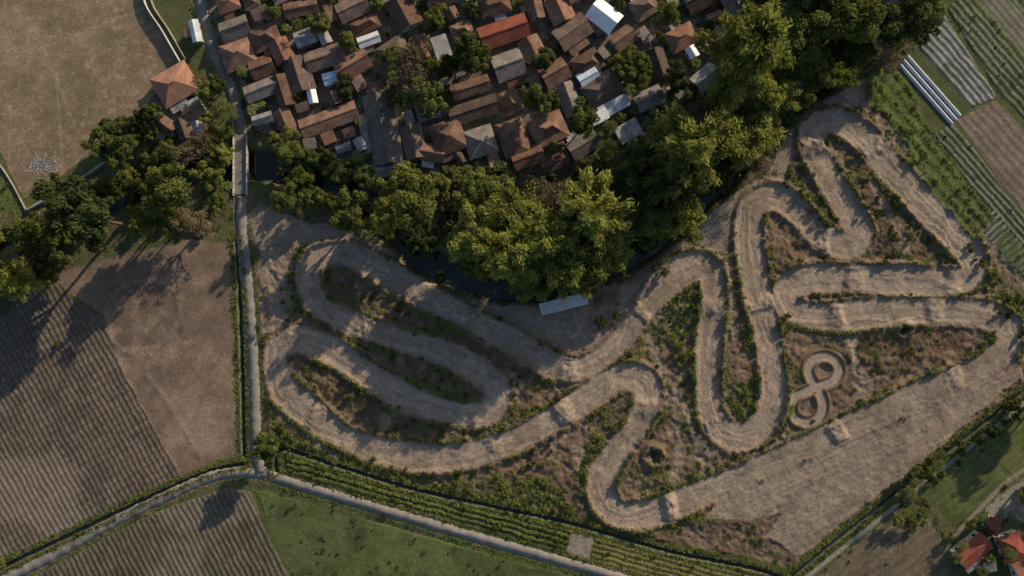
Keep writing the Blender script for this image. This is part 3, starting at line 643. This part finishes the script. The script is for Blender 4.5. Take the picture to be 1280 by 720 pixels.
def tree(px,py,rpx,kind):
    if kind=='bamboo':
        me=random.choice(BM); sc=rpx*S/4.6; top=11*sc; nm="bamboo_clump"
    elif kind=='palm': me=random.choice(PL); sc=rpx*S/3.; top=8*sc; nm="coconut_palm"
    elif kind=='banana': me=random.choice(BN); sc=rpx*S/1.9; top=2; nm="banana_plant"
    elif kind=='dry': me=DRY; sc=rpx*S/4.5; top=6*sc; nm="bare_tree"
    elif kind=='bush': me=BUSH; sc=rpx*S/2.4; top=1.5; nm="bush"
    else: me=random.choice(BL[3:5] if kind=='dark' else BL); sc=rpx*S/4.9; top=7.5*sc; nm="broadleaf_tree"
    x,y=W(px,py,top); z=gz(x,y)
    sz=sc*random.uniform(.8,1.4)
    add(nm,me,(x,y,z-.1),random.uniform(0,6.28),(sc,sc,sz))
def clearr(px,py):
    for a,b,r in [(325,205,22),(301,205,16),(350,240,14),(395,222,12),(415,235,10),(470,268,10),(515,300,10)]:
        if math.hypot(px-a,py-b)<r: return False
    return True
HT=[(437,270,26,'bl'),(358,185,22,'bl'),(458,222,16,'bl'),(520,262,30,'bl'),(598,236,26,'bl'),(590,300,34,'bl'),(870,180,42,'bamboo'),(845,225,34,'bamboo'),(955,165,36,'bamboo'),(940,55,46,'bamboo'),(925,95,34,'bamboo'),(740,265,38,'bamboo'),(690,300,42,'bamboo'),(650,265,34,'bamboo'),(760,310,36,'bamboo'),(715,335,34,'bamboo'),(860,272,28,'bamboo'),(640,315,34,'bamboo'),
(120,275,38,'bl'),(215,232,32,'bl'),(150,190,24,'bl'),(245,275,22,'dry'),(262,222,18,'bl'),(200,192,20,'bl'),(25,300,34,'bl'),(60,325,22,'dark'),(335,556,18,'bl'),(510,88,28,'dry'),(525,118,24,'dark'),(585,62,22,'bl'),(730,155,22,'bl'),(665,125,18,'bl'),(845,105,17,'bl'),(1000,30,36,'bl'),(1055,30,34,'bl'),(1130,20,34,'bl'),(1090,45,26,'bl'),(1110,75,20,'dry'),(1070,5,34,'bl'),(1060,60,22,'dark'),(1150,-10,28,'bl'),(1010,80,30,'bl'),(785,235,30,'bl'),(810,270,28,'bl'),(400,28,14,'bl'),(545,20,14,'bl'),(790,70,16,'bl'),(680,75,15,'bl'),(430,110,13,'bl'),(800,95,14,'bl'),(830,20,16,'bl'),(560,85,15,'bl'),(490,70,15,'bl')]
for t_ in HT: tree(*t_); occupied.append(t_[:3])
def scatter(L,n,rmin,rmax,kinds,wts,sp=.72,avoid_house=False,bb=None):
    xs_=[p[0] for p in L]; ys_=[p[1] for p in L]; k=0
    for _ in range(n*30):
        if k>=n: break
        px=random.uniform(min(xs_),max(xs_)); py=random.uniform(min(ys_),max(ys_)); r=random.uniform(rmin,rmax)
        if not inpoly(px,py,L) or not clearr(px,py): continue
        if any(math.hypot(px-o[0],py-o[1])<(r+o[2])*sp*.8 for o in occupied): continue
        kd=random.choices(kinds,wts)[0]
        if avoid_house:
            cr=corners(px,py,r*1.0,r*1.0,0)
            if any(abs(px-q[0])<70 and abs(py-q[1])<70 and overlap(cr,q[2]) for q in rects): continue
            if 1 and abs(px-(250+max(0,py)*.28))<14 and px<310: continue
        tree(px,py,r,kd); occupied.append((px,py,r)); k+=1
FORI=[(345,185),(430,215),(480,228),(560,222),(640,228),(720,215),(795,195),(830,150),(865,128),(910,105),(940,30),(960,-120),(1200,-120),(1160,10),(1130,60),(1085,80),(1030,110),(985,150),(955,205),(900,240),(868,275),(810,310),(778,335),(700,362),(640,360),(585,338),(535,308),(470,288),(420,270),(345,250)]
FOLI=[(-200,300),(-40,290),(36,285),(130,215),(150,170),(190,170),(280,190),(285,240),(265,285),(200,285),(130,300),(60,325),(-10,380),(-200,440)]
scatter(FORI,190,12,28,['bl','dark','bamboo','dry'],[8,1.2,3.5,.9],.92)
scatter(FORI,100,5,11,['bl','dark','banana','palm','dry'],[5,1,2,1.5,1],.8)
scatter(FOLI,60,12,24,['bl','dark','bamboo','dry'],[8,1,2.5,2],.94)
scatter(FOLI,40,5,10,['bl','dark','banana'],[5,1,1],.8)
scatter([(130,160),(190,140),(200,170),(150,195)],8,9,14,['bl'],[1],.6)
scatter([(240,95),(280,105),(290,170),(250,178),(262,140)],10,7,12,['bl','dry','palm'],[3,1,1],.6)
scatter(VIL,100,8,15,['bl','dark','palm','banana'],[6,2,1.6,0],.6,True)
scatter(VIL,200,4,8,['bl','banana','dark','palm'],[4,3,1,.6],.6,True)
scatter([(770,60),(830,60),(850,160),(790,190),(760,160)],34,7,12,['palm','banana','bl'],[3,3,2],.6,True)
scatter([(560,205),(640,210),(640,225),(560,222)],14,6,9,['banana','palm'],[2,1],.7)
scatter([(1140,590),(1290,490),(1300,500),(1160,610),(1150,670),(1120,680),(1110,640)],26,5,10,['palm','bl','bush'],[3,2,2],.8)
scatter([(1190,650),(1240,640),(1290,700),(1200,720)],10,5,9,['palm','bl'],[2,1],.8,True)
scatter([(1290,490),(1600,400),(1600,900),(1100,900),(1180,740),(1290,740)],60,10,22,['bl','palm','dark'],[3,1,2],.8)
for px,py,r in [(752,402,10),(630,380,7),(770,395,6),(548,345,8),(830,340,7),(250,285,10),(175,280,10),(230,268,9),(1230,330,6),(350,536,8),(0,705,9),(865,470,6),(985,395,5),(90,300,10),(70,430,5)]:
    tree(px,py,r,'bush')
for L,n in [([(838,375),(874,365),(874,505),(848,490)],14),([(1060,200),(1150,270),(1170,320),(1100,330)],14),([(390,450),(480,495),(540,515),(500,540),(400,500)],8),([(600,575),(690,550),(700,600),(620,600)],8),([(430,355),(520,390),(590,440),(500,415)],8),([(985,205),(1050,285),(1020,280)],8),([(345,540),(700,625),(720,655),(350,566)],22),([(1200,280),(1290,400),(1280,470),(1240,370)],12)]:
    scatter(L,n,2,5,['bush'],[1],.9)
# ------------------------------------------------------------ grass tufts & weeds (one mesh each)
den=np.clip(GR,0,1)*((np.abs(X)<172)&(np.abs(Y)<100))
p=den.ravel(); p=p/p.sum(); NB=120000
ii=rs.choice(len(p),NB,p=p); c=np.c_[X.ravel()[ii]+rs.uniform(-.17,.17,NB),Y.ravel()[ii]+rs.uniform(-.17,.17,NB),H.ravel()[ii]]
hgt=rs.uniform(.12,.38,NB)*(.6+.8*den.ravel()[ii]); az=rs.uniform(0,2*math.pi,NB); t=np.c_[np.cos(az),np.sin(az),np.full(NB,.35)]
nn=rs.randn(NB,3)*.4+np.array([0,0,1.]); c[:,2]+=hgt*.5
Vg,Fg=diamonds(c,nn,hgt,hgt*.5,t)
tt=np.clip(GT.ravel()[ii]*.5+n2.ravel()[ii]*.9-.3+rs.randn(NB)*.15,0,1)
add("grass",mesh_np("grass",Vg,Fg,[M_grass],tint=np.repeat(tt,4)))
p2=den.ravel()*sst(.55,.75,n3.ravel()); p2=p2/p2.sum(); NS=2600
ii=rs.choice(len(p2),NS,p=p2); K=45
c0=np.c_[X.ravel()[ii],Y.ravel()[ii],H.ravel()[ii]]; r=rs.uniform(.25,.8,NS)
q=nrm(rs.randn(NS*K,3)); q[:,2]=np.abs(q[:,2])
c=np.repeat(c0,K,0)+q*np.repeat(r,K)[:,None]*np.array([1,1,.9]); s=rs.uniform(.1,.22,NS*K)
Vs,Fs=diamonds(c,q+rs.randn(NS*K,3)*.5,s,s*.6); tt=np.repeat(np.clip(rs.uniform(.0,.8,NS),0,1),K*4)
add("weeds",mesh_np("weeds",Vs,Fs,[M_leafd],tint=tt))
M_lit=[surf("litter_white",(.6,.6,.6)),surf("litter_blue",(.15,.3,.5)),surf("litter_brown",(.25,.18,.12))]
n=420; cx,cy=W(52,208); c=np.c_[cx+rs.randn(n)*2.6,cy+rs.randn(n)*1.5,np.zeros(n)]; c[:,2]=[gz(a,b)+.06 for a,b in c[:,:2]]
Vl,Fl=diamonds(c,np.array([0,0,1.])+rs.randn(n,3)*.3,rs.uniform(.08,.28,n),rs.uniform(.08,.2,n))
add("litter_pile",mesh_np("litter_pile",Vl,Fl,M_lit,mi=rs.randint(0,3,n)))
# ------------------------------------------------------------ light
AZ=40; EL=19
a,e=math.radians(AZ),math.radians(EL)
sv=Vector((math.sin(a)*math.cos(e),math.cos(a)*math.cos(e),math.sin(e)))
ld=bpy.data.lights.new("sun",'SUN'); ld.energy=5; ld.angle=math.radians(.6); ld.color=(1,.82,.58)
lo=bpy.data.objects.new("sun",ld); lo.rotation_euler=sv.to_track_quat('Z','Y').to_euler(); lo.location=(0,0,100); coll.objects.link(lo)
w=bpy.data.worlds.new("World"); scene.world=w; w.use_nodes=True; nt=w.node_tree
sk=nt.nodes.new('ShaderNodeTexSky'); sk.sky_type='NISHITA'; sk.sun_disc=False; sk.sun_elevation=e; sk.sun_rotation=a
bg=nt.nodes['Background']; bg.inputs['Strength'].default_value=.11; nt.links.new(sk.outputs[0],bg.inputs[0])
cd=bpy.data.cameras.new("camera"); co=bpy.data.objects.new("camera",cd); coll.objects.link(co)
co.location=(0,0,CAMH); cd.sensor_width=36; cd.lens=36*CAMH/320; cd.clip_end=6000; cd.clip_start=1
scene.camera=co
scene.view_settings.view_transform='Standard'; scene.view_settings.look='None'; scene.view_settings.exposure=0
